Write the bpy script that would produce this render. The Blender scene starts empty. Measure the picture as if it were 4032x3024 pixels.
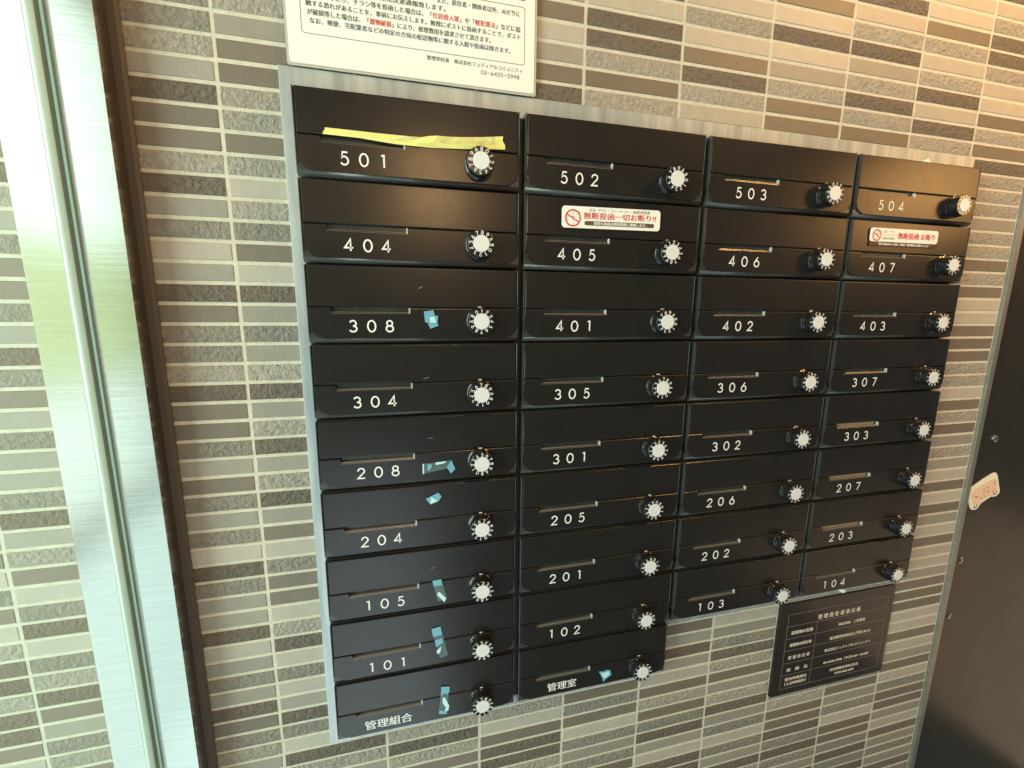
import bpy, bmesh, math, random
from mathutils import Matrix, Vector
random.seed(7)
C = bpy.context.scene.collection
SC = bpy.context.scene

# ---------------------------------------------------------------- camera
# everything is laid out in wall units of 10 cm: X right, Y down, Z into the wall
U = 0.1
H0 = 1.6
def W(x, y, z=0.0):
    return Vector((x * U, z * U, H0 - y * U))

rv = Vector((0.171798499, -0.240046770, -0.011857583))
T = Vector((-1.80183982, -2.72124244, 5.19134328))
FOC = 1678.5583
Rm = Matrix.Rotation(rv.length, 3, rv.normalized())
Cc = -(Rm.transposed() @ T)
cam_d = bpy.data.cameras.new('camera')
cam = bpy.data.objects.new('camera', cam_d)
C.objects.link(cam)
def dirW(v):
    return Vector((v[0], v[2], -v[1]))
rx = dirW(Rm[0]); ry = -dirW(Rm[1]); rz = -dirW(Rm[2])
M = Matrix.Identity(4)
for i in range(3):
    M[i][0] = rx[i]; M[i][1] = ry[i]; M[i][2] = rz[i]
M.translation = W(*Cc)
cam.matrix_world = M
cam_d.sensor_width = 36.0
cam_d.lens = FOC / 4032 * 36
cam_d.clip_start = 0.01
cam_d.clip_end = 100
SC.camera = cam

# ---------------------------------------------------------------- world and lamps
world = bpy.data.worlds.new('World')
SC.world = world
world.use_nodes = True
bg = world.node_tree.nodes['Background']
bg.inputs['Color'].default_value = (0.82, 0.88, 0.90, 1)
bg.inputs['Strength'].default_value = 0.09
SC.view_settings.view_transform = 'Standard'
SC.view_settings.look = 'None'
SC.view_settings.gamma = 1
SC.view_settings.exposure = 0.30

def area(name, loc, target, sx, sy, power, col):
    l = bpy.data.lights.new(name, 'AREA'); l.shape = 'RECTANGLE'
    l.size = sx * U; l.size_y = sy * U; l.energy = power; l.color = col
    o = bpy.data.objects.new(name, l); C.objects.link(o)
    o.location = W(*loc)
    d = W(*target) - W(*loc)
    o.rotation_euler = d.to_track_quat('-Z', 'Y').to_euler()
    return o
def point(name, loc, rad, power, col):
    l = bpy.data.lights.new(name, 'POINT'); l.shadow_soft_size = rad * U
    l.energy = power; l.color = col
    o = bpy.data.objects.new(name, l); C.objects.link(o)
    o.location = W(*loc)
    return o
# daylight coming in past the glass on the left: open sky, the greenery at eye level, bright paving
area('daylight_opening', (-18, -2, -9.5), (-8, -2, -9.0), 9, 26, 96, (0.965, 0.99, 0.955))
area('daylight_sky', (-30, -16, -44.5), (-20, -16, -44.5), 24, 24, 52, (0.93, 1.0, 0.97))
area('daylight_greenery', (-30, 2.4, -44.5), (-20, 2.4, -44.5), 24, 12.6, 13, (0.86, 1.0, 0.52))
area('daylight_paving', (-30, 15.5, -44.5), (-20, 15.5, -44.5), 24, 13, 20, (0.92, 0.99, 1.0))
area('daylight_ground', (-8.5, 16, -20), (-8.5, 6, -20), 20, 32, 36, (0.82, 0.96, 1.0))
# warm ceiling lamps of the entrance
point('ceiling_lamp_near', (2.4, -6.6, -23.8), 0.8, 30, (1.0, 0.58, 0.25))
point('ceiling_lamp_right', (22, -3.6, -9), 2.0, 15, (1.0, 0.50, 0.15))
point('ceiling_lamp_middle', (3.8, -13, -6.0), 1.2, 16, (1.0, 0.60, 0.26))
point('ceiling_lamp_top', (13.5, -8.5, -5.0), 0.8, 38, (1.0, 0.50, 0.14))
area('hall_floor_bounce', (31, 16, -8), (31, 6, -8), 24, 16, 5.5, (1.0, 0.66, 0.36))  # added area lamp, stands in for warm light off the unseen hall floor

# ---------------------------------------------------------------- materials
def new_mat(name):
    m = bpy.data.materials.new(name); m.use_nodes = True
    return m, m.node_tree, m.node_tree.nodes['Principled BSDF']
def N(nt, t, **kw):
    n = nt.nodes.new(t)
    for k, v in kw.items():
        setattr(n, k, v)
    return n
def plain(name, col, rough=0.5, metal=0.0, spec=0.5, var=0.0, vscale=40, bump=0.0, bscale=200, stretch=None, rvar=0.0, rnd=0.0):
    m, nt, b = new_mat(name)
    b.inputs['Roughness'].default_value = rough
    b.inputs['Metallic'].default_value = metal
    b.inputs['Specular IOR Level'].default_value = spec
    b.inputs['Base Color'].default_value = (*col, 1)
    if not (var or bump or rvar or rnd):
        return m
    tc = N(nt, 'ShaderNodeTexCoord'); mp = N(nt, 'ShaderNodeMapping')
    nt.links.new(tc.outputs['Object'], mp.inputs['Vector'])
    if stretch: mp.inputs['Scale'].default_value = stretch
    oi = N(nt, 'ShaderNodeObjectInfo')
    sh = N(nt, 'ShaderNodeVectorMath', operation='MULTIPLY')
    nt.links.new(oi.outputs['Random'], sh.inputs[0]); sh.inputs[1].default_value = (7.3, 3.1, 5.7)
    ad = N(nt, 'ShaderNodeVectorMath', operation='ADD')
    nt.links.new(mp.outputs[0], ad.inputs[0]); nt.links.new(sh.outputs[0], ad.inputs[1])
    if var or rnd:
        nz = N(nt, 'ShaderNodeTexNoise'); nz.inputs['Scale'].default_value = vscale; nz.inputs['Detail'].default_value = 6
        nt.links.new(ad.outputs[0], nz.inputs['Vector'])
        mr = N(nt, 'ShaderNodeMapRange'); mr.inputs['From Min'].default_value = 0.3; mr.inputs['From Max'].default_value = 0.7
        mr.inputs['To Min'].default_value = 1 - var; mr.inputs['To Max'].default_value = 1 + var
        nt.links.new(nz.outputs['Fac'], mr.inputs['Value'])
        mr2 = N(nt, 'ShaderNodeMapRange'); mr2.inputs['To Min'].default_value = 1 - rnd; mr2.inputs['To Max'].default_value = 1 + rnd
        nt.links.new(oi.outputs['Random'], mr2.inputs['Value'])
        mu = N(nt, 'ShaderNodeMath', operation='MULTIPLY')
        nt.links.new(mr.outputs[0], mu.inputs[0]); nt.links.new(mr2.outputs[0], mu.inputs[1])
        vm = N(nt, 'ShaderNodeVectorMath', operation='SCALE'); vm.inputs[0].default_value = col
        nt.links.new(mu.outputs[0], vm.inputs['Scale'])
        nt.links.new(vm.outputs[0], b.inputs['Base Color'])
    if rvar:
        nz = N(nt, 'ShaderNodeTexNoise'); nz.inputs['Scale'].default_value = vscale * 1.7; nz.inputs['Detail'].default_value = 5
        nt.links.new(ad.outputs[0], nz.inputs['Vector'])
        mr = N(nt, 'ShaderNodeMapRange'); mr.inputs['From Min'].default_value = 0.3; mr.inputs['From Max'].default_value = 0.7
        mr.inputs['To Min'].default_value = max(0.02, rough - rvar); mr.inputs['To Max'].default_value = rough + rvar
        nt.links.new(nz.outputs['Fac'], mr.inputs['Value']); nt.links.new(mr.outputs[0], b.inputs['Roughness'])
    if bump:
        nz = N(nt, 'ShaderNodeTexNoise'); nz.inputs['Scale'].default_value = bscale; nz.inputs['Detail'].default_value = 8
        nz.inputs['Roughness'].default_value = 0.6
        nt.links.new(ad.outputs[0], nz.inputs['Vector'])
        bp = N(nt, 'ShaderNodeBump'); bp.inputs['Strength'].default_value = 1.0; bp.inputs['Distance'].default_value = bump
        nt.links.new(nz.outputs['Fac'], bp.inputs['Height']); nt.links.new(bp.outputs[0], b.inputs['Normal'])
    return m

LT = (0.43, 0.398, 0.335); MT = (0.30, 0.28, 0.235); DT = (0.178, 0.150, 0.116)
tile_mat = {}
for code, col in (('L', LT), ('M', MT), ('D', DT)):
    tile_mat[code] = plain('smooth_tile_' + code, col, 0.55, var=0.05, vscale=60, bump=0.0006, bscale=260, rnd=0.07)
    tile_mat[code.lower()] = plain('split_face_tile_' + code, tuple(c * 0.97 for c in col), 0.6, var=0.16, vscale=190, bump=0.0095, bscale=165, rnd=0.06)
M_grout = plain('grout', (0.64, 0.61, 0.50), 0.9, var=0.08, vscale=120, bump=0.001, bscale=700)
M_black = plain('black_paint', (0.014, 0.013, 0.012), 0.28, spec=0.5, var=0.08, vscale=30, rvar=0.008)
M_black3 = plain('gap_shade_black', (0.010, 0.010, 0.010), 0.5)
M_black2 = plain('black_body_lightened', (0.050, 0.050, 0.048), 0.26, spec=0.5)  # lighter than the door paint, imitating light caught in the concave corners
M_steel = plain('brushed_steel', (0.62, 0.62, 0.60), 0.16, 1.0, var=0.05, vscale=30, bump=0.00006, bscale=60, stretch=(0.25, 1, 9), rvar=0.03)
M_steel_side = plain('mirror_steel', (0.46, 0.42, 0.36), 0.26, 1.0, var=0.1, vscale=20, stretch=(1, 1, 4))
M_bead = plain('sealant_bead', (0.62, 0.68, 0.64), 0.35)
M_gasket = plain('green_gasket', (0.22, 0.34, 0.29), 0.5)
M_strip = plain('zinc_strip', (0.50, 0.53, 0.50), 0.45, 0.6, var=0.1, vscale=200)
M_white = plain('white_print', (0.85, 0.86, 0.85), 0.5)
M_cap = plain('dial_cap_white', (0.72, 0.74, 0.75), 0.35)
M_dial = plain('dial_plastic', (0.012, 0.012, 0.012), 0.18)
M_chrome = plain('chrome', (0.7, 0.7, 0.68), 0.12, 1.0)
M_slot = plain('slot_plastic', (0.040, 0.045, 0.043), 0.30, var=0.3, vscale=60)
M_ledge = plain('ledge_acrylic', (0.34, 0.33, 0.30), 0.34, 0.55)
M_clear = plain('clear_clip', (0.42, 0.44, 0.42), 0.2)
M_card = plain('name_card', (0.34, 0.25, 0.17), 0.6)
M_paper = plain('paper', (0.86, 0.88, 0.84), 0.45, var=0.01, vscale=20)
M_lam = plain('laminate_edge', (0.52, 0.50, 0.44), 0.2)
M_ink = plain('ink', (0.10, 0.11, 0.10), 0.6)
M_ink_blue = plain('ink_blue', (0.10, 0.13, 0.20), 0.6)
M_red = plain('ink_red', (0.62, 0.05, 0.05), 0.5)
M_frameline = plain('ink_line', (0.30, 0.28, 0.26), 0.6)
M_brownink = plain('ink_brown', (0.10, 0.075, 0.05), 0.5)
M_greyink = plain('ink_grey', (0.22, 0.20, 0.17), 0.5)
M_plaque = plain('plaque_black', (0.022, 0.018, 0.016), 0.22, var=0.2, vscale=15)
M_plaqueline = plain('plaque_line', (0.20, 0.16, 0.13), 0.5)
M_goldtext = plain('plaque_text', (0.80, 0.74, 0.60), 0.5)
M_yellow = plain('yellow_tape', (0.84, 0.80, 0.26), 0.6, var=0.05, vscale=90, bump=0.0006, bscale=120)
M_yellow2 = plain('yellow_tape_thin', (0.66, 0.63, 0.24), 0.6, var=0.16, vscale=110, bump=0.0008, bscale=160)
M_cream = plain('cream_sticker', (0.90, 0.87, 0.70), 0.5)
M_pink = plain('pink_print', (0.80, 0.42, 0.34), 0.5)
M_darkdoor = plain('dark_door', (0.022, 0.020, 0.014), 0.30, var=0.15, vscale=12, rvar=0.02)
M_trim = plain('trim_metal', (0.33, 0.33, 0.30), 0.40, 0.7, var=0.05, vscale=40)

def tape_mat(name, col, alpha):
    m, nt, b = new_mat(name)
    b.inputs['Base Color'].default_value = (*col, 1); b.inputs['Roughness'].default_value = 0.25
    b.inputs['Alpha'].default_value = alpha
    return m
M_cyan = tape_mat('tape_blue', (0.20, 0.50, 0.66), 0.80)
M_cyan2 = tape_mat('tape_clear', (0.16, 0.24, 0.26), 0.45)
M_cyan3 = tape_mat('tape_bright', (0.56, 0.86, 0.94), 0.95)

# stainless back plate with streaks
def plate_mat():
    m, nt, b = new_mat('plate_steel')
    b.inputs['Metallic'].default_value = 0.35; b.inputs['Roughness'].default_value = 0.42
    tc = N(nt, 'ShaderNodeTexCoord'); mp = N(nt, 'ShaderNodeMapping'); mp.inputs['Scale'].default_value = (1, 1, 0.10)
    nt.links.new(tc.outputs['Object'], mp.inputs['Vector'])
    nz = N(nt, 'ShaderNodeTexNoise'); nz.inputs['Scale'].default_value = 75; nz.inputs['Detail'].default_value = 5
    nt.links.new(mp.outputs[0], nz.inputs['Vector'])
    cr = N(nt, 'ShaderNodeValToRGB')
    cr.color_ramp.elements[0].position = 0.34; cr.color_ramp.elements[0].color = (0.34, 0.40, 0.43, 1)
    cr.color_ramp.elements[1].position = 0.72; cr.color_ramp.elements[1].color = (0.56, 0.60, 0.60, 1)
    nt.links.new(nz.outputs['Fac'], cr.inputs[0]); nt.links.new(cr.outputs[0], b.inputs['Base Color'])
    return m
M_plate = plate_mat()

def glass_mat():
    m = bpy.data.materials.new('pane_glass'); m.use_nodes = True
    nt = m.node_tree; nt.nodes.clear()
    out = N(nt, 'ShaderNodeOutputMaterial'); tr = N(nt, 'ShaderNodeBsdfTransparent'); gl = N(nt, 'ShaderNodeBsdfGlossy')
    tr.inputs['Color'].default_value = (0.86, 0.95, 0.90, 1); gl.inputs['Roughness'].default_value = 0.02
    fr = N(nt, 'ShaderNodeFresnel'); fr.inputs['IOR'].default_value = 1.45
    mx = N(nt, 'ShaderNodeMixShader')
    ge = N(nt, 'ShaderNodeNewGeometry'); ml = N(nt, 'ShaderNodeMath', operation='MULTIPLY'); sb = N(nt, 'ShaderNodeMath', operation='SUBTRACT')
    sb.inputs[0].default_value = 1.0; nt.links.new(ge.outputs['Backfacing'], sb.inputs[1])
    nt.links.new(fr.outputs[0], ml.inputs[0]); nt.links.new(sb.outputs[0], ml.inputs[1])
    nt.links.new(ml.outputs[0], mx.inputs[0]); nt.links.new(tr.outputs[0], mx.inputs[1]); nt.links.new(gl.outputs[0], mx.inputs[2])
    df = N(nt, 'ShaderNodeBsdfDiffuse'); df.inputs['Color'].default_value = (0.78, 0.86, 0.82, 1)
    mf = N(nt, 'ShaderNodeMixShader'); mf.inputs[0].default_value = 0.15
    nt.links.new(mx.outputs[0], mf.inputs[1]); nt.links.new(df.outputs[0], mf.inputs[2])
    nt.links.new(mf.outputs[0], out.inputs['Surface'])
    return m
M_glass = glass_mat()

# ---------------------------------------------------------------- mesh helpers (wall units)
def L2(x, y, z):
    return (x * U, z * U, -y * U)
def link(name, me, parent=None, loc=None):
    o = bpy.data.objects.new(name, me); C.objects.link(o)
    if parent is not None: o.parent = parent
    if loc is not None: o.location = loc
    return o
def mesh_from(bm, name, mats):
    me = bpy.data.meshes.new(name)
    bmesh.ops.recalc_face_normals(bm, faces=bm.faces)
    bm.to_mesh(me); bm.free()
    for m in (mats if isinstance(mats, (list, tuple)) else [mats]): me.materials.append(m)
    return me
def add_box(bm, x0, x1, y0, y1, z0, z1, bevel=0.0, mi=0, seg=1):
    r = bmesh.ops.create_cube(bm, size=1)
    vs = r['verts']
    for v in vs:
        c = v.co
        v.co = L2((x0 + x1) / 2 + c.x * (x1 - x0), (y0 + y1) / 2 - c.z * (y1 - y0), (z0 + z1) / 2 + c.y * (z1 - z0))
    fs = list({f for v in vs for f in v.link_faces})
    for f in fs: f.material_index = mi
    if bevel:
        es = list({e for f in fs for e in f.edges})
        r = bmesh.ops.bevel(bm, geom=es, offset=bevel * U, segments=seg, affect='EDGES', profile=0.6)
        for f in r['faces']: f.material_index = mi
def add_prism(bm, poly, z0, z1, bevel=0.0, mi=0, seg=1):
    f = [bm.verts.new(L2(x, y, z0)) for x, y in poly]
    b = [bm.verts.new(L2(x, y, z1)) for x, y in poly]
    n = len(poly)
    ff = bm.faces.new(f); ff.material_index = mi
    fb = bm.faces.new(b[::-1]); fb.material_index = mi
    for i in range(n):
        s = bm.faces.new((f[i], b[i], b[(i + 1) % n], f[(i + 1) % n])); s.material_index = mi
    if bevel:
        r = bmesh.ops.bevel(bm, geom=list(ff.edges), offset=bevel * U, segments=seg, affect='EDGES', profile=0.6)
        for g in r['faces']: g.material_index = mi
def rrect(x0, x1, y0, y1, r, n=5):
    p = []
    for cx, cy, a0 in ((x1 - r, y0 + r, -90), (x1 - r, y1 - r, 0), (x0 + r, y1 - r, 90), (x0 + r, y0 + r, 180)):
        for i in range(n + 1):
            a = math.radians(a0 + 90 * i / n)
            p.append((cx + r * math.cos(a), cy + r * math.sin(a)))
    return p
def box_obj(name, mat, x0, x1, y0, y1, z0, z1, parent=None, bevel=0.0):
    bm = bmesh.new(); cx, cy = (x0 + x1) / 2, (y0 + y1) / 2
    add_box(bm, x0 - cx, x1 - cx, y0 - cy, y1 - cy, z0, z1, bevel)
    loc = Vector((cx * U, 0, -cy * U))
    if parent is None: loc = W(cx, cy, 0)
    return link(name, mesh_from(bm, name, mat), parent, loc)
def prism_obj(name, mat, poly, z0, z1, parent=None, bevel=0.0, seg=1):
    bm = bmesh.new(); add_prism(bm, poly, z0, z1, bevel, seg=seg)
    return link(name, mesh_from(bm, name, mat), parent, None if parent else W(0, 0, 0))
def thing(name, label, cat, x=0, y=0, z=0, group=None):
    o = bpy.data.objects.new(name, None); C.objects.link(o); o.location = W(x, y, z)
    o.empty_display_size = 0.02
    o['label'] = label; o['category'] = cat
    if group: o['group'] = group
    return o
def tag(o, label, cat, group=None):
    o['label'] = label; o['category'] = cat
    if group: o['group'] = group
    return o

# geometric numerals as ribbons
def arc(cx, cy, rx, ry, a0, a1, n=14):
    return [(cx + rx * math.cos(math.radians(a0 + (a1 - a0) * i / n)), cy + ry * math.sin(math.radians(a0 + (a1 - a0) * i / n))) for i in range(n + 1)]
GL = {  # x in -.31..31, y -.5 (top) .. .5 (bottom)
    '0': [arc(0, 0, .29, .44, 0, 360, 24)],
    '1': [[(-.14, -.40), (.06, -.44), (.06, .44)]],
    '2': [arc(0, -.19, .25, .25, -180, 25, 12) + [(-.27, .44), (.29, .44)]],
    '3': [arc(-.02, -.21, .23, .23, -160, 90, 12), arc(-.02, .20, .27, .24, -90, 155, 12)],
    '4': [[(.12, .44), (.12, -.44), (-.30, .20), (.30, .20)]],
    '5': [[(.24, -.44), (-.10, -.44), (-.17, -.06)] + arc(0, .15, .27, .29, -125, 150, 14)],
    '6': [[(.10, -.46), (-.22, .04)], arc(0, .16, .27, .28, 0, 360, 20)],
    '7': [[(-.27, -.44), (.27, -.44), (-.08, .46)]],
    '8': [arc(0, -.22, .21, .22, 0, 360, 18), arc(0, .20, .27, .24, 0, 360, 20)],
    '9': [[(-.10, .46), (.22, -.04)], arc(0, -.16, .27, .28, 0, 360, 20)],
    'A': [[(-.30, .44), (0, -.46), (.30, .44)], [(-.2, .16), (.2, .16)]],
    'B': [[(-.2, -.44), (-.2, .44)], [(-.2, -.44)] + arc(.0, -.22, .20, .22, -90, 90, 8) + [(-.2, 0)], [(-.2, 0)] + arc(.0, .22, .25, .22, -90, 90, 8) + [(-.2, .44)]],
}
def ribbon(bm, pts, w, xf, z, mi=0):
    n = len(pts); closed = (abs(pts[0][0] - pts[-1][0]) < 1e-6 and abs(pts[0][1] - pts[-1][1]) < 1e-6)
    if closed: pts = pts[:-1]; n -= 1
    L, R = [], []
    for i in range(n):
        a = Vector(pts[i - 1] if (i > 0 or closed) else pts[i]); c = Vector(pts[(i + 1) % n] if (i < n - 1 or closed) else pts[i]); p = Vector(pts[i])
        d1 = (p - a).normalized() if (p - a).length > 1e-9 else None
        d2 = (c - p).normalized() if (c - p).length > 1e-9 else None
        d1 = d1 or d2; d2 = d2 or d1
        t = (d1 + d2)
        t = t.normalized() if t.length > 1e-6 else d1
        nrm = Vector((-t.y, t.x)); k = max(0.45, nrm.dot(Vector((-d1.y, d1.x))))
        off = nrm * (w / 2 / k)
        for S, q in ((L, p + off), (R, p - off)):
            x, y = xf(q.x, q.y); S.append(bm.verts.new(L2(x, y, z)))
    for i in range(n if closed else n - 1):
        j = (i + 1) % n
        f = bm.faces.new((L[i], L[j], R[j], R[i])); f.material_index = mi
def face_forward(bm):
    for f in bm.faces:
        f.normal_update()
        if f.normal.y > 0: f.normal_flip()
def glyph(bm, ch, x, y, h, wd, stroke, z, rot=0.0, mi=0):
    ca, sa = math.cos(rot), math.sin(rot)
    for i, pl in enumerate(GL[ch]):
        def xf(u, v):
            u2, v2 = u * wd / .6, v * h
            return x + u2 * ca - v2 * sa, y + u2 * sa + v2 * ca
        # ribbon width is in glyph space of unit height
        ribbon(bm, pl, stroke / h, xf, z - 0.0008 * i, mi)

# text fitted to a box on the wall
def text_mesh(name, body, x0, x1, yc, h, z, mats, bold=0.0, colors=None, res=2, keep=False, slant=0.0):
    cu = bpy.data.curves.new(name, 'FONT'); cu.body = body; cu.resolution_u = res; cu.offset = 0.0
    for m in mats: cu.materials.append(m)
    if colors:
        for i, k in enumerate(colors): cu.body_format[i].material_index = k
    o = bpy.data.objects.new(name, cu); C.objects.link(o)
    dg = bpy.context.evaluated_depsgraph_get()
    me = bpy.data.meshes.new_from_object(o.evaluated_get(dg))
    bpy.data.objects.remove(o); bpy.data.curves.remove(cu)
    xs = [v.co.x for v in me.vertices]; ys = [v.co.y for v in me.vertices]
    ax, bx, ay, by = min(xs), max(xs), min(ys), max(ys)
    cx = (x0 + x1) / 2
    for v in me.vertices:
        u = (v.co.x - ax) / (bx - ax); w = (v.co.y - ay) / (by - ay)
        X = x0 + u * (x1 - x0) - cx + slant * (w - .5); Y = (0.5 - w) * h
        v.co = L2(X, Y, z)
    if bold:
        bm = bmesh.new(); bm.from_mesh(me); r = bmesh.ops.duplicate(bm, geom=bm.verts[:] + bm.edges[:] + bm.faces[:])
        d = min(.012, bold * .5)
        for g in r['geom']:
            if isinstance(g, bmesh.types.BMVert): g.co.x += d * U; g.co.y -= .0006 * U
        bm.to_mesh(me); bm.free()
    me.update()
    if me.polygons and sum(p.normal.y for p in me.polygons) > 0: me.flip_normals()
    return me, cx
def text_obj(name, body, x0, x1, yc, h, z, mats, parent, origin=(0, 0), **kw):
    me, cx = text_mesh(name, body, x0, x1, yc, h, z, mats, **kw)
    return link(name, me, parent, Vector(((cx - origin[0]) * U, 0, -(yc - origin[1]) * U)))

# ---------------------------------------------------------------- tiled wall
PX, PY, X0, Y0 = 1.499, 0.2491, -1.585, -1.2559
ZT = 0.22           # tile face
GR = 0.045          # joint
PAT = {
 -1: (-1, 'mlMdDDldMmLMdDmmldDDmMDmMmLdmMMdLMmMdDmlM'),
  0: (-2, 'lMDDllDlLlmDLdMmMldMldMldMDLmDDLldLmLMdmLdlM'),
  1: (39, 'ldlDm'),
  2: (-5, 'MDLMDd' + 'l' * 38 + 'lLDddlM'),
  3: (-5, 'LddlDl' + 'm' * 38 + 'DmDLmMmDl'),
  4: (-6, 'LlLDdlL' + 'm' * 34 + 'DMdMLDlDmdMLd'),
  5: (-7, 'DLdLMlDD' + 'm' * 34 + 'LMmdlDMldMmLmMd'),
  6: (-8, 'dLldMldlD' + 'l' * 43 + 'lDDdmdmM'),
  7: (-9, 'LLDlLldLdl' + 'm' * 43 + 'DMmLDDmdmd'),
  8: (-10, 'dLlddlLLDlDdlllMllDlDLLDDDllLDlDMlMLDLDMLDLLMDDDLLDLMDLmDDMLDMmMD'),
}
def code_at(k, j):
    if k in PAT:
        s, p = PAT[k]
        if 0 <= j - s < len(p): return p[j - s]
    r = random.Random(k * 977 + j * 131 + 5)
    return r.choice('LLMDlldmdMlD')
# four shared meshes per finish
def tile_mesh(name, w, h, mat, rough, seed):
    r = random.Random(seed); bm = bmesh.new()
    if not rough:
        add_box(bm, -w / 2, w / 2, -h / 2, h / 2, ZT, ZT + 0.10, 0.008)
    else:
        nx = 6
        rows = []
        for q in range(3):
            row = []
            for i in range(nx + 1):
                x = -w / 2 + w * i / nx; y = -h / 2 + h * q / 2
                e = (i in (0, nx)) or q in (0, 2)
                if q == 1 and 0 < i < nx: x += r.uniform(-.04, .04); y += r.uniform(-.03, .03)
                row.append(bm.verts.new(L2(x, y, ZT + (r.uniform(-0.002, .004) if e else r.uniform(-.022, -.004)))))
            rows.append(row)
        for q in range(2):
            for i in range(nx):
                bm.faces.new((rows[q][i], rows[q][i + 1], rows[q + 1][i + 1], rows[q + 1][i])).smooth = True
        rim = rows[0] + [rows[1][nx]] + rows[2][::-1] + [rows[1][0]]
        back = [bm.verts.new((v.co.x, (ZT + .1) * U, v.co.z)) for v in rim]
        rim = [bm.verts.new(v.co) for v in rim]
        for i in range(len(rim)):
            j = (i + 1) % len(rim)
            bm.faces.new((rim[i], rim[j], back[j], back[i]))
    return mesh_from(bm, name, mat)
tile_cache = {}
def get_tile(code, w, var):
    key = (code, round(w, 3), var)
    if key not in tile_cache:
        tile_cache[key] = tile_mesh('tile', w, PY - GR, tile_mat[code], code.islower(), hash(key[2]) + ord(code))
    return tile_cache[key]
def to_px(x, y, z=ZT):
    c = Rm @ Vector((x, y, z)) + T
    return (512 + FOC / 3.9375 * c.x / c.z, 384 + FOC / 3.9375 * c.y / c.z)
def inframe(x0, x1, y0, y1):
    ps = [to_px(a, b) for a in (x0, x1) for b in (y0, y1)]
    return max(p[0] for p in ps) > -25 and min(p[0] for p in ps) < 1049 and max(p[1] for p in ps) > -18 and min(p[1] for p in ps) < 786
def hidden(x0, x1, y0, y1):
    if x0 > -0.9 and x1 < 10.5 and y0 > -0.95 and y1 < 7.3: return True
    if x0 > -0.9 and x1 < 4.8 and y0 > -0.95 and y1 < 8.4: return True
    if x0 > -0.8 and x1 < 2.2 and y1 < -1.05: return True
    if x0 > 7.6 and x1 < 10.3 and y0 > 7.5 and y1 < 9.5: return True
    if x1 < -2.95 and x0 > -3.6: return True
    return False

wall = box_obj('tiled_wall', M_grout, -3.04, 11.93, -6.0, 15.9, ZT + 0.007, ZT + 1.2)
tag(wall, 'indoor wall of stacked grey and brown border tiles behind the mailboxes', 'wall')
wc = (-3.04 + 11.93) / 2, (-6.0 + 15.9) / 2
wall_out = box_obj('tiled_wall', M_grout, -8.0, -3.05, -6.0, 15.9, ZT + 0.007, ZT + 1.2)
tag(wall_out, 'greenish tiled wall seen through the glass left of the steel jamb', 'wall')
woc = (-8.0 - 3.05) / 2, (-6.0 + 15.9) / 2
cells = []
for k in range(-1, 9):
    for j in range(-19, 68):
        xa = X0 + PX * k + GR / 2; xb = xa + PX - GR
        if k == 8: xb = 11.90
        ya = Y0 + PY * j + GR / 2; yb = ya + PY - GR
        if yb > 15.8 or not inframe(xa, xb, ya, yb) or hidden(xa, xb, ya, yb): continue
        a = to_px(xa, ya); b = to_px(xb, ya); c = to_px(xb, yb); d = to_px(xa, yb)
        ar = abs((a[0] - c[0]) * (b[1] - d[1]) - (a[1] - c[1]) * (b[0] - d[0])) / 2
        cells.append((ar, k, j, xa, xb, ya, yb))
cells.sort(reverse=True)
def put_tile(parent, pc, k, j, xa, xb, ya, yb):
    code = code_at(k, j)
    me = get_tile(code, xb - xa, (k * 7 + j * 3) % 4)
    o = link('tile', me, parent, Vector((((xa + xb) / 2 - pc[0]) * U, 0.0, -((ya + yb) / 2 - pc[1]) * U)))
    if (j * 5 + k) % 2: o.rotation_euler = (0, 0, 0); o.scale = (-1, 1, 1) if False else (1, 1, 1)
    o.location.y = random.Random(k * 91 + j).uniform(-0.0001, 0.0001)
for c in cells[:300]: put_tile(wall, wc, *c[1:])
if len(cells) > 300:
    bm = bmesh.new(); codes = 'LMDlmd'
    for ar, k, j, xa, xb, ya, yb in cells[300:]:
        cd = code_at(k, j)
        add_box(bm, xa - wc[0], xb - wc[0], ya - wc[1], yb - wc[1], ZT + random.uniform(-.004, .004), ZT + .1, 0.008, codes.index(cd))
    o = link('remaining_tiles', mesh_from(bm, 'remaining_tiles', [tile_mat[c] for c in codes]), wall, Vector((0, 0, 0))); o['kind'] = 'stuff'
print('inner tiles', len(cells))
OUT = 'mdlMmDDmMdmDMmMMmdMlDLmdLmldDMmlDdM'
n_out = 0
for col, (xa, xb) in enumerate(((-4.40 + GR / 2, -3.06), (-5.90 + GR / 2, -4.40 - GR / 2), (-7.40 + GR / 2, -5.90 - GR / 2))):
    for j in range(-19, 68):
        ya = Y0 + PY * j + GR / 2; yb = ya + PY - GR
        if not inframe(xa, xb, ya, yb) or to_px(xb, yb)[0] < -5: continue
        k = 20 + col
        if col == 0: PAT[20] = (5, OUT)
        put_tile(wall_out, woc, k, j, xa, xb, ya, yb); n_out += 1
print('outer tiles', n_out)

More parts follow.
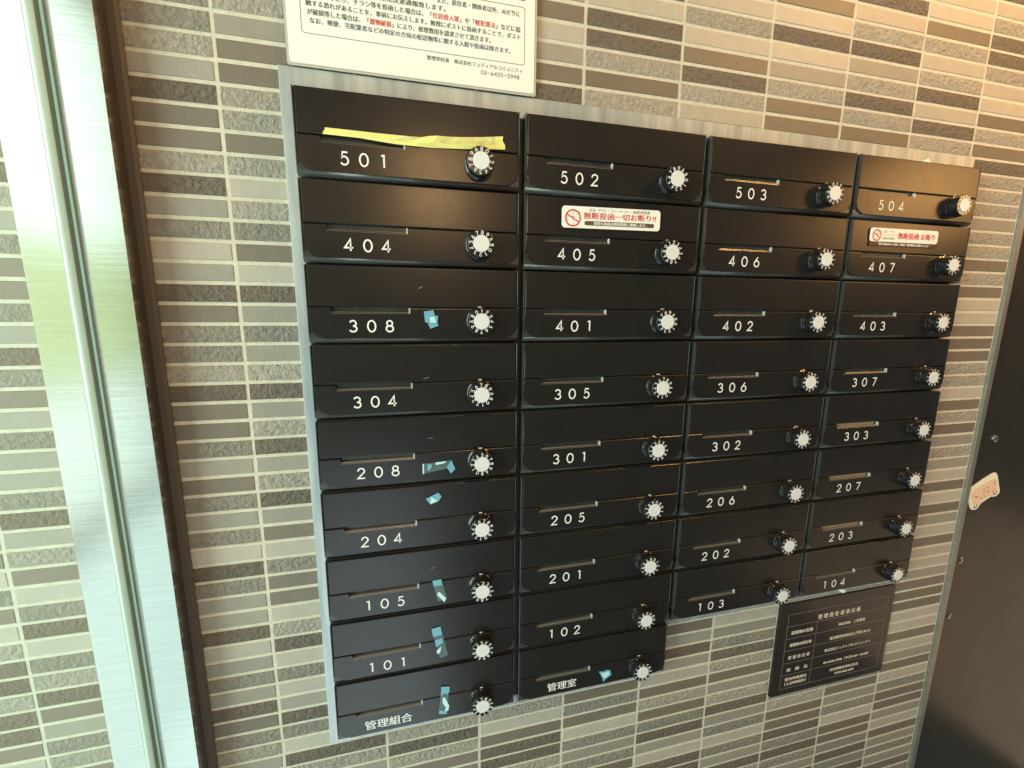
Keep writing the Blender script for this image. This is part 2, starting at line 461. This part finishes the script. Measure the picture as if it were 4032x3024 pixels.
# ---------------------------------------------------------------- steel jamb and glass
jb = thing('door_jamb', 'brushed stainless steel door jamb standing against the tiled wall', 'door jamb', -3.04, 15.9, ZT)
def jpart(name, mat, x0, x1, z0, z1, bevel=0.0):
    bm = bmesh.new(); add_box(bm, x0 + 3.04, x1 + 3.04, -6 - 15.9, 0, z0 - ZT, z1 - ZT, bevel)
    return link(name, mesh_from(bm, name, mat), jb, Vector((0, 0, 0)))
jpart('outer_face', M_steel, -3.52, -3.152, -0.05, 0.0, 0.008)
jpart('inner_face', M_steel, -2.928, -2.557, -0.05, 0.0, 0.003)
M_caulk = plain('dark_caulk', (0.085, 0.08, 0.068), 0.6)
jpart('caulk', M_caulk, -2.60, -2.45, 0.17, 0.24, 0.03)
jpart('side_face', M_steel_side, -2.62, -2.555, -0.0, 0.216)
jpart('outer_side_face', M_steel_side, -3.522, -3.46, 0.0, 0.216)
jpart('groove_floor', M_strip, -3.46, -2.62, 0.06, 0.10)
bm = bmesh.new(); add_box(bm, 0.052, 0.112, -21.9, 0, -0.24 - 0.0, -0.16, 0.0); 
link('inner_strip', mesh_from(bm, 'inner_strip', M_strip), jb, Vector((0, 0, 0)))
bm = bmesh.new()
n = 8; prof = [(-0.112 + 0.092 * i / n, -0.26 - 0.045 * math.sin(math.pi * i / n)) for i in range(n + 1)]
ra = [bm.verts.new(L2(x, -21.9, z)) for x, z in prof]; rb = [bm.verts.new(L2(x, 0, z)) for x, z in prof]
for i in range(n): bm.faces.new((ra[i], ra[i + 1], rb[i + 1], rb[i])).smooth = True
link('sealant_bead', mesh_from(bm, 'sealant_bead', M_bead), jb, Vector((0, 0, 0)))
jpart('gasket', M_gasket, -3.012, -2.985, -0.045, 0.06)
bm = bmesh.new(); add_box(bm, -3.055, -3.018, -6, 15.9, -12.0, 0.05)
gp = link('glass_pane', mesh_from(bm, 'glass_pane', M_glass), None, W(0, 0, 0))
tag(gp, 'clear greenish glass pane set in the groove of the steel jamb', 'glass pane')

# right end of the wall
tr = box_obj('corner_trim', M_trim, 11.94, 12.06, -6, 15.9, 0.17, 0.6)
tag(tr, 'thin grey metal trim ending the tiled wall beside the dark locker', 'trim')
lk = box_obj('parcel_locker', M_darkdoor, 12.07, 24.0, -6, 15.9, 0.26, 1.0, bevel=0.01)
tag(lk, 'dark locker front right of the tiled wall with small metal numerals', 'locker')
lc = ((12.07 + 24.0) / 2, (-6 + 15.9) / 2)
for ch, x, y in (('3', 12.36, 7.22), ('4', 12.37, 8.64)):
    bm = bmesh.new(); glyph(bm, ch, 0, 0, 0.15, 0.10, 0.026, 0.245); face_forward(bm)
    link('numeral', mesh_from(bm, 'numeral', M_strip), lk, Vector(((x - lc[0]) * U, 0, -(y - lc[1]) * U)))
def cyl(bm, cx, cy, r0, r1, z0, z1, n=32, cap=True, mi=0, capmi=None, smooth=True):
    a = [bm.verts.new(L2(cx + r0 * math.cos(2 * math.pi * i / n), cy + r0 * math.sin(2 * math.pi * i / n), z0)) for i in range(n)]
    b = [bm.verts.new(L2(cx + r1 * math.cos(2 * math.pi * i / n), cy + r1 * math.sin(2 * math.pi * i / n), z1)) for i in range(n)]
    for i in range(n):
        f = bm.faces.new((a[i], a[(i + 1) % n], b[(i + 1) % n], b[i])); f.material_index = mi; f.smooth = smooth
    if cap:
        f = bm.faces.new(a); f.material_index = mi if capmi is None else capmi
bm = bmesh.new(); cyl(bm, 0, 0, .055, .07, 0.225, 0.235); cyl(bm, 0, 0, .07, .075, 0.235, 0.26, cap=False)
lkk = link('lock', mesh_from(bm, 'lock', M_chrome), lk, Vector(((12.66 - lc[0]) * U, 0, -(4.41 - lc[1]) * U)))

# van-shaped sticker on the locker
van = [(12.838, 5.191), (12.90, 5.20), (12.937, 5.237), (12.999, 5.327), (13.073, 5.505), (13.141, 5.641), (13.14, 5.69), (13.096, 5.734), (13.04, 5.765), (12.976, 5.771), (12.9, 5.758), (12.75, 5.82), (12.597, 5.9), (12.571, 5.962), (12.525, 6.005), (12.475, 6.021), (12.40, 6.02), (12.343, 6.002), (12.281, 5.931), (12.22, 5.82), (12.196, 5.74), (12.17, 5.65), (12.17, 5.568), (12.20, 5.50), (12.227, 5.468), (12.46, 5.353), (12.709, 5.238)]
vs = thing('van_sticker', 'cream and pink sticker cut like a little van on the dark locker', 'sticker', 12.65, 5.6, 0.25)
vl = [(x - 12.65, y - 5.6) for x, y in van]
prism_obj('backing', M_cream, vl, -0.004, 0.006, vs)
inner = [(x * .84, y * .80 - .01) for x, y in vl]
prism_obj('pink_area', M_pink, [(x * .98 + .02, y * .86 + .02) for x, y in inner], -0.008, -0.0045, vs).data.materials[0] = plain('pink_wash', (0.86, 0.62, 0.46), 0.5, var=0.25, vscale=700)
bm = bmesh.new(); rr = random.Random(3)
for i in range(46):
    u = rr.uniform(-.36, .36); v = rr.uniform(-.13, .15); x = u; y = v - u * 0.52
    s = rr.uniform(.008, .020); a = rr.uniform(0, 3)
    add_prism(bm, [(x + s * math.cos(a + t), y + s * rr.uniform(.4, 1) * math.sin(a + t)) for t in (0, 1.5, 2.8, 4.4)], -0.0105, -0.0085, mi=rr.choice((0, 0, 1, 2)))
link('printed_marks', mesh_from(bm, 'printed_marks', [M_red, M_brownink, M_pink]), vs, Vector((0, 0, 0)))
for x, y in ((12.985, 5.665), (12.45, 5.925)):
    bm = bmesh.new(); ribbon(bm, arc(0, 0, .045, .05, -40, 200, 10), .02, lambda u, v: (u, v), -0.011); face_forward(bm)
    link('wheel', mesh_from(bm, 'wheel', M_brownink), vs, Vector(((x - 12.65) * U, 0, -(y - 5.6) * U)))

# ---------------------------------------------------------------- mailbox bank back plate
bm = bmesh.new()
poly = [(-0.93, -1.03), (10.49, -1.01), (10.49, 7.40), (4.86, 7.40), (4.86, 8.42), (-0.915, 8.42)]
add_prism(bm, poly, 0.195, 0.30, 0.006)
pl = link('mounting_plate', mesh_from(bm, 'mounting_plate', M_plate), None, W(0, 0, 0))
bm = bmesh.new(); add_prism(bm, [(-0.775, -.75), (10.36, -.75), (10.36, 7.215), (4.76, 7.215), (4.76, 8.215), (-0.775, 8.215)], 0.170, 0.194)
link('gap_shade_sheet', mesh_from(bm, 'gap_shade_sheet', M_black3), pl, Vector((0, 0, 0)))  # black sheet added to put shade into the gaps between boxes
tag(pl, 'streaked grey steel plate that frames the whole bank of black mailboxes', 'mounting plate')

# ---------------------------------------------------------------- mailboxes
WB = 2.8023
def mailbox_meshes():
    d = {}
    bm = bmesh.new()
    add_box(bm, -.765, 1.955, -.757, .10, .052, .195)
    add_box(bm, -.765, -.750, -.755, .10, -.006, .052, 0.007, seg=2)
    add_box(bm, 1.942, 1.955, -.755, .10, -.004, .052, 0.004)
    # lower lip: curved underside swelling round the door corners
    prof = [(.10, .195), (-.04, .035), (-.04, .008), (.150, .008), (.175, .014), (.195, .035), (.208, .07), (.214, .12), (.214, .195)]
    prof = [(.222, .195), (.10, .195), (-.04, .053), (-.04, .010), (.158, .010), (.180, .016), (.202, .036), (.218, .07)]
    A = [bm.verts.new(L2(-.765, y, z)) for y, z in prof]; B = [bm.verts.new(L2(1.955, y, z)) for y, z in prof]
    bm.faces.new(A); bm.faces.new(B[::-1])
    for i in range(len(prof)):
        j = (i + 1) % len(prof); bm.faces.new((A[i], A[j], B[j], B[i])).smooth = i >= 4
    d['body'] = mesh_from(bm, 'body', M_black2)
    bm = bmesh.new(); add_box(bm, -.740, 1.932, -.750, -.249, 0.0, .05, 0.012, seg=3)
    for v in bm.verts:      # the flap leans out a little at its foot
        if v.co.y < 0.0015: v.co.y -= 0.0011 * (1 - (v.co.z / U - .249) / .489)
    d['flap'] = mesh_from(bm, 'flap', M_black)
    r = .185
    poly = [(-.745, -.236), (-.482, -.236), (-.482, -.160), (.492, -.160), (.492, -.236), (1.937, -.236)]
    poly += [(1.937 - r + r * math.cos(math.radians(a)), .160 - r + r * math.sin(math.radians(a))) for a in range(0, 91, 10)]
    poly += [(-.745 + r + r * math.cos(math.radians(a)), .160 - r + r * math.sin(math.radians(a))) for a in range(90, 181, 10)]
    bm = bmesh.new(); add_prism(bm, poly, -.014, .05, 0.016, seg=3)
    d['door'] = mesh_from(bm, 'door', M_black)
    bm = bmesh.new(); add_box(bm, -.478, .474, -.248, -.156, .040, .0515)
    d['name_slot'] = mesh_from(bm, 'name_slot', M_slot)
    bm = bmesh.new()
    prof = [(-.181, -.006), (-.160, -.0155), (-.160, .040), (-.181, .040)]
    A = [bm.verts.new(L2(-.482, y, z)) for y, z in prof]; B = [bm.verts.new(L2(.474, y, z)) for y, z in prof]
    bm.faces.new(A); bm.faces.new(B[::-1])
    for i in range(4): bm.faces.new((A[i], A[(i + 1) % 4], B[(i + 1) % 4], B[i]))
    d['slot_ledge'] = mesh_from(bm, 'slot_ledge', M_ledge)
    bm = bmesh.new(); add_box(bm, .472, .494, -.236, -.162, -.016, .030, 0.003)
    d['slot_clip'] = mesh_from(bm, 'slot_clip', M_clear)
    bm = bmesh.new(); add_box(bm, -.44, .44, -.238, -.182, .031, .0395)
    d['name_card'] = mesh_from(bm, 'name_card', M_card)
    bm = bmesh.new()
    cyl(bm, 0, 0, .178, .190, -.012, .0, cap=False)
    cyl(bm, 0, 0, .186, .178, -.045, -.012, cap=False)
    cyl(bm, 0, 0, .178, .186, -.052, -.045, cap=False)
    cyl(bm, 0, 0, .176, .178, -.150, -.052, cap=False)
    cyl(bm, 0, 0, .168, .176, -.160, -.150, cap=True)
    d['dial'] = mesh_from(bm, 'dial', M_dial)
    bm = bmesh.new(); cyl(bm, 0, 0, .103, .107, -.171, -.167, n=28); cyl(bm, 0, 0, .107, .107, -.167, -.158, n=28, cap=False)
    d['dial_cap'] = mesh_from(bm, 'dial_cap', M_cap)
    bm = bmesh.new()
    for i, ch in enumerate('0123456789AB'):
        a = math.radians(30 * i)
        glyph(bm, ch, .137 * math.sin(a), -.137 * math.cos(a), .050, .031, .0078, -.1612, rot=a)
    face_forward(bm)
    d['dial_marking'] = mesh_from(bm, 'dial_marking', M_white)
    bm = bmesh.new(); add_box(bm, -.024, .024, -.216, -.200, -.018, -.014, 0.001)
    d['index_mark'] = mesh_from(bm, 'index_mark', M_white)
    return d
MM = mailbox_meshes()
GRP = 'black mailboxes in the wall bank'
rows = [['501', '404', '308', '304', '208', '204', '105', '101', '管理組合'],
        ['502', '405', '401', '305', '301', '205', '201', '102', '管理室'],
        ['503', '406', '402', '306', '302', '206', '202', '103'],
        ['504', '407', '403', '307', '303', '207', '203', '104']]
top = {'501': ('B', 3), '404': ('8', 5), '308': ('1', 0), '304': ('7', -5), '208': ('5', 0), '204': ('7', 10), '105': ('2', 3), '101': ('3', -8), '管理組合': ('7', -10),
       '502': ('9', 3), '405': ('2', 4), '401': ('9', 12), '305': ('7', 0), '301': ('4', 0), '205': ('A', 14), '201': ('B', 0), '102': ('9', 0), '管理室': ('6', 0),
       '503': ('1', 4), '406': ('A', 0), '402': ('6', 0), '306': ('B', 0), '302': ('B', 0), '206': ('A', 0), '202': ('9', 0), '103': ('9', 5),
       '504': ('5', 3), '407': ('8', 0), '403': ('A', 0), '307': ('4', 5), '303': ('A', 4), '207': ('A', 0), '203': ('1', 0), '104': ('0', 0)}
words = {'501': 'its slot covered by yellow tape', '405': 'a wide red and white no-flyers sticker on its flap', '407': 'a small red and white sticker on its flap',
         '308': 'crossed blue tape scraps right of the number', '208': 'a long sideways strip of bluish tape near the dial', '204': 'a crumpled scrap of blue tape on its flap',
         '105': 'a short upright strip of tape before the dial', '101': 'a long slanted strip of tape before the dial', '207': 'a brown name card in its slot', '203': 'a tan name card in its slot',
         '303': 'a dim brown name card in its slot', '管理組合': 'white Japanese lettering at the foot of the left column', '管理室': 'white Japanese lettering at the foot of the second column',
         '504': 'warm lamp sheen, at the upper right corner of the bank', '104': 'the notice plaque just below it'}
DZ = -0.0145
for c, col in enumerate(rows):
    for r, num in enumerate(col):
        ordn = ('topmost', 'second from the top', 'third from the top', 'fourth from the top', 'fifth from the top', 'sixth from the top', 'seventh from the top', 'eighth from the top', 'lowest')[r]
        cn = ('leftmost', 'second', 'third', 'rightmost')[c]
        lab = 'black mailbox %s, %s in the %s column' % (('numbered ' + num) if num.isdigit() else 'with Japanese lettering', ordn, cn)
        if num in ('405', '407', '501', '207'): lab += {'405': ', with wide white sticker', '407': ', with small white sticker', '501': ', yellow tape on it', '207': ', brown name card'}[num]
        dy = {(0, 7): 0.025, (0, 4): -0.012}.get((c, r), 0.0)
        t = thing('mailbox', lab, 'mailbox', c * WB, r, 0, GRP)
        for nm in ('body', 'flap', 'door', 'name_slot', 'dial'):
            o = link(nm, MM[nm], t, Vector((0, 0, 0)))
            if nm == 'name_slot':
                link('slot_clip', MM['slot_clip'], o, Vector((0, 0, 0)))
                link('slot_ledge', MM['slot_ledge'], o, Vector((0, 0, 0)))
                if num in ('207', '203', '303'): link('name_card', MM['name_card'], o, Vector((0, 0, 0)))
            if nm == 'dial':
                o.location = L2(1.4148, -.0674, DZ + 0.002)
                s, off = top[num]; idx = '0123456789AB'.index(s)
                o.rotation_euler = (0, math.radians(-30 * idx + off), 0)
                link('dial_cap', MM['dial_cap'], o, Vector((0, 0, 0)))
                link('dial_marking', MM['dial_marking'], o, Vector((0, 0, 0)))
        link('index_mark', MM['index_mark'], t, L2(1.4148, -.0674 + 0.02, 0.0))
        if num.isdigit():
            bm = bmesh.new()
            for i, ch in enumerate(num): glyph(bm, ch, (i - 1) * .225, dy, .160, .098, .0195, DZ - 0.0015)
            face_forward(bm)
            link('number', mesh_from(bm, 'number', M_white), t, Vector((0, 0, 0)))
        else:
            xs = (-.37, .325) if len(num) == 4 else (-.27, .24)
            me, cx = text_mesh('number', num, xs[0], xs[1], 0.01, .155, DZ - 0.0015, [M_white], bold=0.012, res=3)
            link('number', me, t, L2(cx, .01, 0))

# ---------------------------------------------------------------- notice sheet
nt_ = thing('notice_sheet', 'laminated white notice with Japanese text and red words above the mailboxes', 'notice', 0.7, -2.1, 0.17)
def nb(name, mat, x0, x1, y0, y1, z0, z1):
    return prism_obj(name, mat, rrect(x0 - .7, x1 - .7, y0 + 2.1, y1 + 2.1, .03), z0 - .17, z1 - .17, nt_)
nb('laminate', M_lam, -.82, 2.215, -3.18, -1.035, .176, .186)
nb('paper', M_paper, -.79, 2.185, -3.15, -1.065, .170, .1755)
nb('red_header', M_red, -.62, 2.06, -2.55, -2.13, .168, .1695)
bm = bmesh.new(); ribbon(bm, [(x - .7, y + 2.1) for x, y in rrect(-.637, 2.05, -2.055, -1.39, .035)] + [(rrect(-.637, 2.05, -2.055, -1.39, .035)[0][0] - .7, rrect(-.637, 2.05, -2.055, -1.39, .035)[0][1] + 2.1)], .009, lambda u, v: (u, v), -.0015)
face_forward(bm); link('text_frame', mesh_from(bm, 'text_frame', M_frameline), nt_, Vector((0, 0, 0)))
def tl(body, x0, x1, yc, h, red=(), blue=(), bold=0.008, z=-.0015, name='printed_line'):
    cols = [0] * len(body)
    for w_ in red:
        i = body.find(w_)
        for q in range(i, i + len(w_)): cols[q] = 1
    for w_ in blue:
        i = body.find(w_)
        for q in range(i, i + len(w_)): cols[q] = 2
    text_obj(name, body, x0, x1, yc, h, z, [M_ink, M_red, M_ink_blue], nt_, (.7, -2.1), bold=bold, colors=cols)
tl('また、居住者・関係者以外、みだりに', .93, 1.985, -1.97, .062)
tl('いする行為は禁止とし、発見次第通報致します。', -.58, 1.03, -1.885, .062)
tl('に立ち入ったり、チラシ等を投函した場合は、「住居侵入罪」や「軽犯罪法」などに抵', -.578, 1.99, -1.795, .064, red=('住居侵入罪', '軽犯罪法'))
tl('触する恐れがあることを、事前にお伝えします。無理にポストに投函することで、ポスト', -.578, 1.99, -1.708, .062)
tl('が破損等した場合は、「器物破損」により、修理費用を請求させて頂きます。', -.570, 1.60, -1.618, .064, red=('器物破損',))
tl('なお、郵便、宅配業者などの特定の方宛の配送物等に関する入館や投函は除きます。', -.545, 1.86, -1.530, .062, blue=('郵便、宅配業者などの特定の方宛の配送物等に関する入館や投函は除きます。',))
tl('管理受託者　株式会社フュディアルコミュニティ', .79, 2.02, -1.318, .050, bold=0.004)
tl('03−6435−5998', 1.47, 1.985, -1.236, .050, bold=0.0)

# ---------------------------------------------------------------- plaque
pq = thing('notice_plaque', 'black plaque with ruled table of white Japanese text under the mailboxes', 'plaque', 8.9, 8.5, 0.17)
o_ = (8.9, 8.5)
prism_obj('panel', M_plaque, rrect(7.408 - 8.9, 10.385 - 8.9, 7.465 - 8.5, 9.56 - 8.5, .03), 0.0, 0.045, pq, 0.005)
bm = bmesh.new()
def ln(x0, y0, x1, y1, w=.012):
    ribbon(bm, [(x0 - 8.9, y0 - 8.5), (x1 - 8.9, y1 - 8.5)], w, lambda u, v: (u, v), -.002)
def ln_all():
    x0, x1 = 7.632, 10.225
    ln(x0, 7.70, x1, 7.70); ln(x0, 9.42, x1, 9.42); ln(x0, 7.694, x0, 9.426); ln(x1, 7.694, x1, 9.426)
    for y in (7.97, 8.25, 8.53, 8.82, 9.10): ln(x0 + .006, y, x1 - .006, y)
    ln(8.38, 7.976, 8.38, 9.414)
ln_all(); face_forward(bm)
link('ruled_lines', mesh_from(bm, 'ruled_lines', M_plaqueline), pq, Vector((0, 0, 0)))
def pt(body, x0, x1, yc, h, bold=0.02):
    text_obj('lettering', body, x0, x1, yc, h, -.003, [M_goldtext], pq, o_, bold=bold)
pt('管 理 責 任 者 表 示 板', 8.38, 9.48, 7.875, .11)
pt('建築物の名称', 7.745, 8.285, 8.125, .085)
pt('建築物の所在地', 7.745, 8.285, 8.405, .08)
pt('管 理 責 任 者', 7.745, 8.285, 8.70, .085)
pt('連　絡　先', 7.745, 8.28, 8.985, .08)
pt('緊急時連絡先', 7.74, 8.285, 9.205, .075)
pt('（上記時間外）', 7.74, 8.285, 9.315, .075)
pt('RELUXIA　三軒茶屋', 8.955, 9.655, 8.145, .075)
pt('東京都世田谷区太子堂2-20-12', 8.765, 9.85, 8.445, .075)
pt('株式会社フュディアルコミュニティ', 8.675, 9.90, 8.715, .075)
pt('03-6435-5998（平日9:30〜18:30）', 8.695, 9.90, 9.01, .07)
pt('綜合警備保障株式会社', 8.90, 9.67, 9.225, .07)
pt('0120-862-639', 9.05, 9.555, 9.335, .055)
pg = box_obj('white_peg', M_paper, 8.82, 8.90, 7.28, 7.36, 0.09, 0.19, bevel=0.01)
tag(pg, 'tiny white peg between the bottom of mailbox 104 and the plaque', 'peg')

# ---------------------------------------------------------------- stickers
def sticker(name, lab, cat, x0, x1, y0, y1, z, rot=0.0):
    cx, cy = (x0 + x1) / 2, (y0 + y1) / 2
    t = thing(name, lab, cat, cx, cy, z); t.rotation_euler = (0, rot, 0)
    prism_obj('backing', M_paper, rrect(x0 - cx, x1 - cx, y0 - cy, y1 - cy, .05), -.003, .0, t)
    return t, (cx, cy)
def forbid(t, cx, cy, r, ry):
    bm = bmesh.new(); ribbon(bm, arc(0, 0, r, ry, 0, 360, 28), .020, lambda u, v: (u, v), -.0042)
    ribbon(bm, [(-r * .82, -ry * .45), (r * .82, ry * .5)], .016, lambda u, v: (u, v), -.0048); face_forward(bm)
    link('forbidden_ring', mesh_from(bm, 'forbidden_ring', M_red), t, L2(cx, cy, 0))
    bm = bmesh.new()
    for pts in ([(-.01, -r * .8), (.10, -r * .8), (.10, -r * .12), (-.01, -r * .12), (-.01, -r * .8)], [(-.01, -r * .8), (.045, -r * .38), (.10, -r * .8)],
                [(-.085, -.02), (.01, -.02), (.01, .10), (-.085, .10), (-.085, -.02)]):
        ribbon(bm, [(a * r / .11, b * r / .11 if abs(b) < .2 else b) for a, b in pts], .004, lambda u, v: (u, v), -.0036)
    face_forward(bm)
    link('envelope_drawing', mesh_from(bm, 'envelope_drawing', M_greyink), t, L2(cx, cy, 0))
ZS = -0.0165
s1, o1 = sticker('no_flyers_sticker', 'wide white sticker with red Japanese lettering on the flap of mailbox 405', 'sticker', 2.558, 4.075, .349, .637, -.0215, math.radians(-0.8))
forbid(s1, 2.722 - o1[0], .505 - o1[1], .108, .105)
text_obj('small_print', '広告・チラシ・フリーペーパー・勧誘印刷物等', 2.965, 3.905, .392, .045, -.0042, [M_brownink], s1, o1)
text_obj('red_lettering', '無断投函一切お断り!!', 2.878, 4.0, .468, .090, -.0042, [M_red], s1, o1, bold=0.012)
prism_obj('dark_bar', M_brownink, rrect(2.893 - o1[0], 3.98 - o1[0], .538 - o1[1], .596 - o1[1], .028), -.0045, -.0032, s1)
text_obj('bar_lettering', '悪質な投函は即刻警察に通報します。', 3.03, 3.85, .567, .042, -.0052, [M_paper], s1, o1, bold=0.015)
s2, o2 = sticker('no_flyers_sticker', 'smaller white sticker with red lettering and black lower band on mailbox 407', 'sticker', 8.028, 9.568, .357, .577, -.0215, math.radians(-0.4))
forbid(s2, 8.178 - o2[0], .475 - o2[1], .088, .085)
for b_, y_ in (('広告・チラシ', .412), ('フリーペーパー', .467), ('勧誘印刷物等', .522)):
    text_obj('small_print', b_, 8.315, 8.572, y_, .036, -.0042, [M_brownink], s2, o2)
text_obj('red_lettering', '無断投函 お断り', 8.64, 9.49, .468, .105, -.0042, [M_red], s2, o2, bold=0.03)
prism_obj('black_band', M_black, rrect(8.028 - o2[0], 9.568 - o2[0], .582 - o2[1], .645 - o2[1], .02), -.0035, -.0005, s2)
text_obj('band_lettering', '悪質な投函があった場合、管理者・警察関係者に通報いたします', 8.235, 9.375, .613, .040, -.0045, [M_paper], s2, o2, bold=0.01)

# ---------------------------------------------------------------- tapes
def tape(name, lab, px, py, pieces, z=-.0185, cat='tape'):
    t = thing(name, lab, cat, px, py, z)
    for i, (nm, mat, poly) in enumerate(pieces):
        prism_obj(nm, mat, [(x - px, y - py) for x, y in poly], -.0022 * (i + 1), -.0022 * i - .0004 if i else 0.0, t)
    return t
def cells_px(pts):  # helper data already converted to wall units
    return pts
yt = thing('masking_tape', 'torn strip of yellow masking tape stuck across the slot of mailbox 501', 'tape', .65, -.30, -.022)
topl = [(-.42, -.318), (.112, -.312), (.55, -.312), (.70, -.318), (.78, -.340), (.88, -.352), (1.06, -.356), (1.23, -.370), (1.45, -.392), (1.62, -.414), (1.724, -.425)]
botl = [(-.447, -.243), (-.042, -.239), (.20, -.222), (.416, -.208), (.62, -.206), (.814, -.208), (1.02, -.218), (1.228, -.230), (1.45, -.246), (1.62, -.262), (1.742, -.271)]
bm = bmesh.new(); rr = random.Random(5); g = []
for i, ((a, b), (c_, d_)) in enumerate(zip(topl, botl)):
    col = []
    for q in range(4):
        f = q / 3; x = a + (c_ - a) * f; y = b + (d_ - b) * f
        if i == len(topl) - 1: x += (0, -.012, .018, .012)[q]
        if i == 0: x += (0, .006, -.006, 0)[q]
        z = -.016 - rr.uniform(0, .010) - (.018 if 4 <= i <= 7 and q in (1, 2) else 0)
        col.append(bm.verts.new(L2(x - .65, y + .30, z + .013)))
    g.append(col)
for i in range(len(g) - 1):
    for q in range(3):
        f = bm.faces.new((g[i][q], g[i + 1][q], g[i + 1][q + 1], g[i][q + 1])); f.material_index = 1 if (q in (0, 1) and 1 < i < 9 and i not in (3, 4)) else 0
me = mesh_from(bm, 'strip', [M_yellow, M_yellow2])
so = link('strip', me, yt, Vector((0, 0, 0)))
md = so.modifiers.new('thickness', 'SOLIDIFY'); md.thickness = 0.0002
def tp(name, lab, pieces, z=-.0185):
    xs = [p[0] for pc in pieces for p in pc[2]]; ys = [p[1] for pc in pieces for p in pc[2]]
    return tape(name, lab, sum(xs) / len(xs), sum(ys) / len(ys), pieces, z)
tp('tape_scrap', 'two crossed square scraps of light blue tape beside the number 308', [
    ('strip', M_cyan, [(.746, 1.80), (.857, 1.992), (.746, 2.033), (.71, 1.954), (.80, 1.92)]),
    ('fold', M_cyan, [(.666, 1.807), (.79, 1.789), (.835, 1.95), (.68, 1.95)]),
    ('fold', M_cyan, [(.72, 1.862), (.851, 1.861), (.84, 1.963), (.735, 1.955)]),
    ('fold', M_cyan3, [(.74, 1.88), (.80, 1.872), (.825, 1.955), (.75, 1.95)])])
tp('tape_scrap', 'long sideways strip of clear bluish tape between number 208 and its dial', [
    ('strip', M_cyan2, [(.593, 3.916), (1.008, 3.894), (1.02, 4.0), (.592, 4.063)]),
    ('fold', M_cyan3, [(.593, 3.918), (.612, 3.917), (.612, 4.062), (.592, 4.066)]),
    ('fold', M_cyan, [(.995, 3.893), (1.05, 4.026), (.986, 4.091), (.93, 3.99)]),
    ('fold', M_cyan3, [(.77, 3.908), (.93, 3.898), (.90, 3.925), (.78, 3.945)]),
    ('fold', M_cyan, [(.66, 3.925), (.73, 3.93), (.70, 4.01), (.66, 4.02)])])
tp('tape_scrap', 'crumpled pale blue tape scrap on the flap above the number 204', [
    ('strip', M_cyan, [(.625, 4.443), (.803, 4.364), (.849, 4.429), (.801, 4.495), (.688, 4.534)]),
    ('fold', M_cyan3, [(.70, 4.42), (.79, 4.49), (.688, 4.525)])], -.0185)
tp('tape_scrap', 'short upright clear tape strip between number 105 and its dial', [
    ('strip', M_cyan2, [(.688, 5.741), (.818, 5.733), (.90, 6.075), (.762, 6.095)]),
    ('fold', M_cyan, [(.688, 5.741), (.818, 5.733), (.832, 5.828), (.705, 5.834)]),
    ('fold', M_cyan3, [(.77, 5.93), (.80, 5.95), (.886, 6.06), (.856, 6.118), (.80, 6.04), (.752, 5.984)])])
tp('tape_scrap', 'long slanting clear tape strip between number 101 and its dial', [
    ('strip', M_cyan2, [(.656, 6.539), (.791, 6.519), (.898, 7.033), (.776, 7.066)]),
    ('fold', M_cyan, [(.656, 6.539), (.791, 6.519), (.812, 6.662), (.678, 6.680)]),
    ('fold', M_cyan, [(.70, 6.74), (.81, 6.72), (.828, 6.80), (.72, 6.86)]),
    ('fold', M_cyan3, [(.72, 6.93), (.80, 6.86), (.78, 6.95), (.745, 6.99)])])
tp('tape_scrap', 'crinkled upright tape strip on the lowest mailbox of the left column', [
    ('strip', M_cyan2, [(.781, 7.58), (.909, 7.6), (.86, 8.086), (.736, 8.057)]),
    ('fold', M_cyan, [(.781, 7.58), (.909, 7.6), (.908, 7.686), (.87, 7.74), (.83, 7.70), (.777, 7.747)]),
    ('fold', M_cyan3, [(.80, 7.77), (.84, 7.79), (.90, 7.95), (.882, 8.03), (.80, 8.07), (.85, 7.97), (.80, 7.88)]),
    ('fold', M_cyan, [(.745, 7.99), (.79, 8.01), (.86, 8.03), (.854, 8.086), (.736, 8.057)])])
tp('tape_scrap', 'small five-cornered light blue tape scrap on the lowest mailbox of the second column', [
    ('strip', M_cyan, [(3.461, 7.894), (3.56, 7.915), (3.60, 7.89), (3.678, 7.915), (3.702, 8.01), (3.60, 8.07), (3.556, 8.12), (3.53, 8.04)]),
    ('fold', M_cyan3, [(3.50, 7.94), (3.66, 7.93), (3.65, 8.01), (3.57, 8.05)])])
tp('tape_scrap', 'pale green scrap poking out above the upper right mailbox', [
    ('strip', M_cyan3, [(9.09, -.75), (9.09, -.79), (9.225, -.85), (9.31, -.79), (9.31, -.75)])], .10)
tp('paper_scrap', 'tiny cream paper corner poking out above the upper right mailbox', [
    ('strip', M_cream, [(9.60, -.745), (9.60, -.785), (9.68, -.81), (9.67, -.745)])], .10)

# scuffs on the paint
M_scuff = plain('scuff', (0.22, 0.21, 0.18), 0.5)
for o in [o for o in C.objects if o.get('category') == 'mailbox']:
    r = round((H0 - o.location.z) / U); c = round(o.location.x / (WB * U))
    for x0, y0, x1, y1, w in ((.59, 1.52, .67, 1.482, .010), (.62, 2.712, .73, 2.690, .008), (.66, 5.56, .75, 5.525, .006), (.66, 3.552, .765, 3.549, .006)):
        if c == 0 and r == round(y0 + .45):
            bm = bmesh.new(); zf = -.0125 * (1 - (-(y1 - r) - .249) / .489) - .004
            add_prism(bm, [(x0, y0 - r), ((x0 + x1) / 2, (y0 + y1) / 2 - w - r), (x1, y1 - r), ((x0 + x1) / 2, (y0 + y1) / 2 + w * .4 - r)], zf, zf + .006)
            link('scuff', mesh_from(bm, 'scuff', M_scuff), o, Vector((0, 0, 0)))
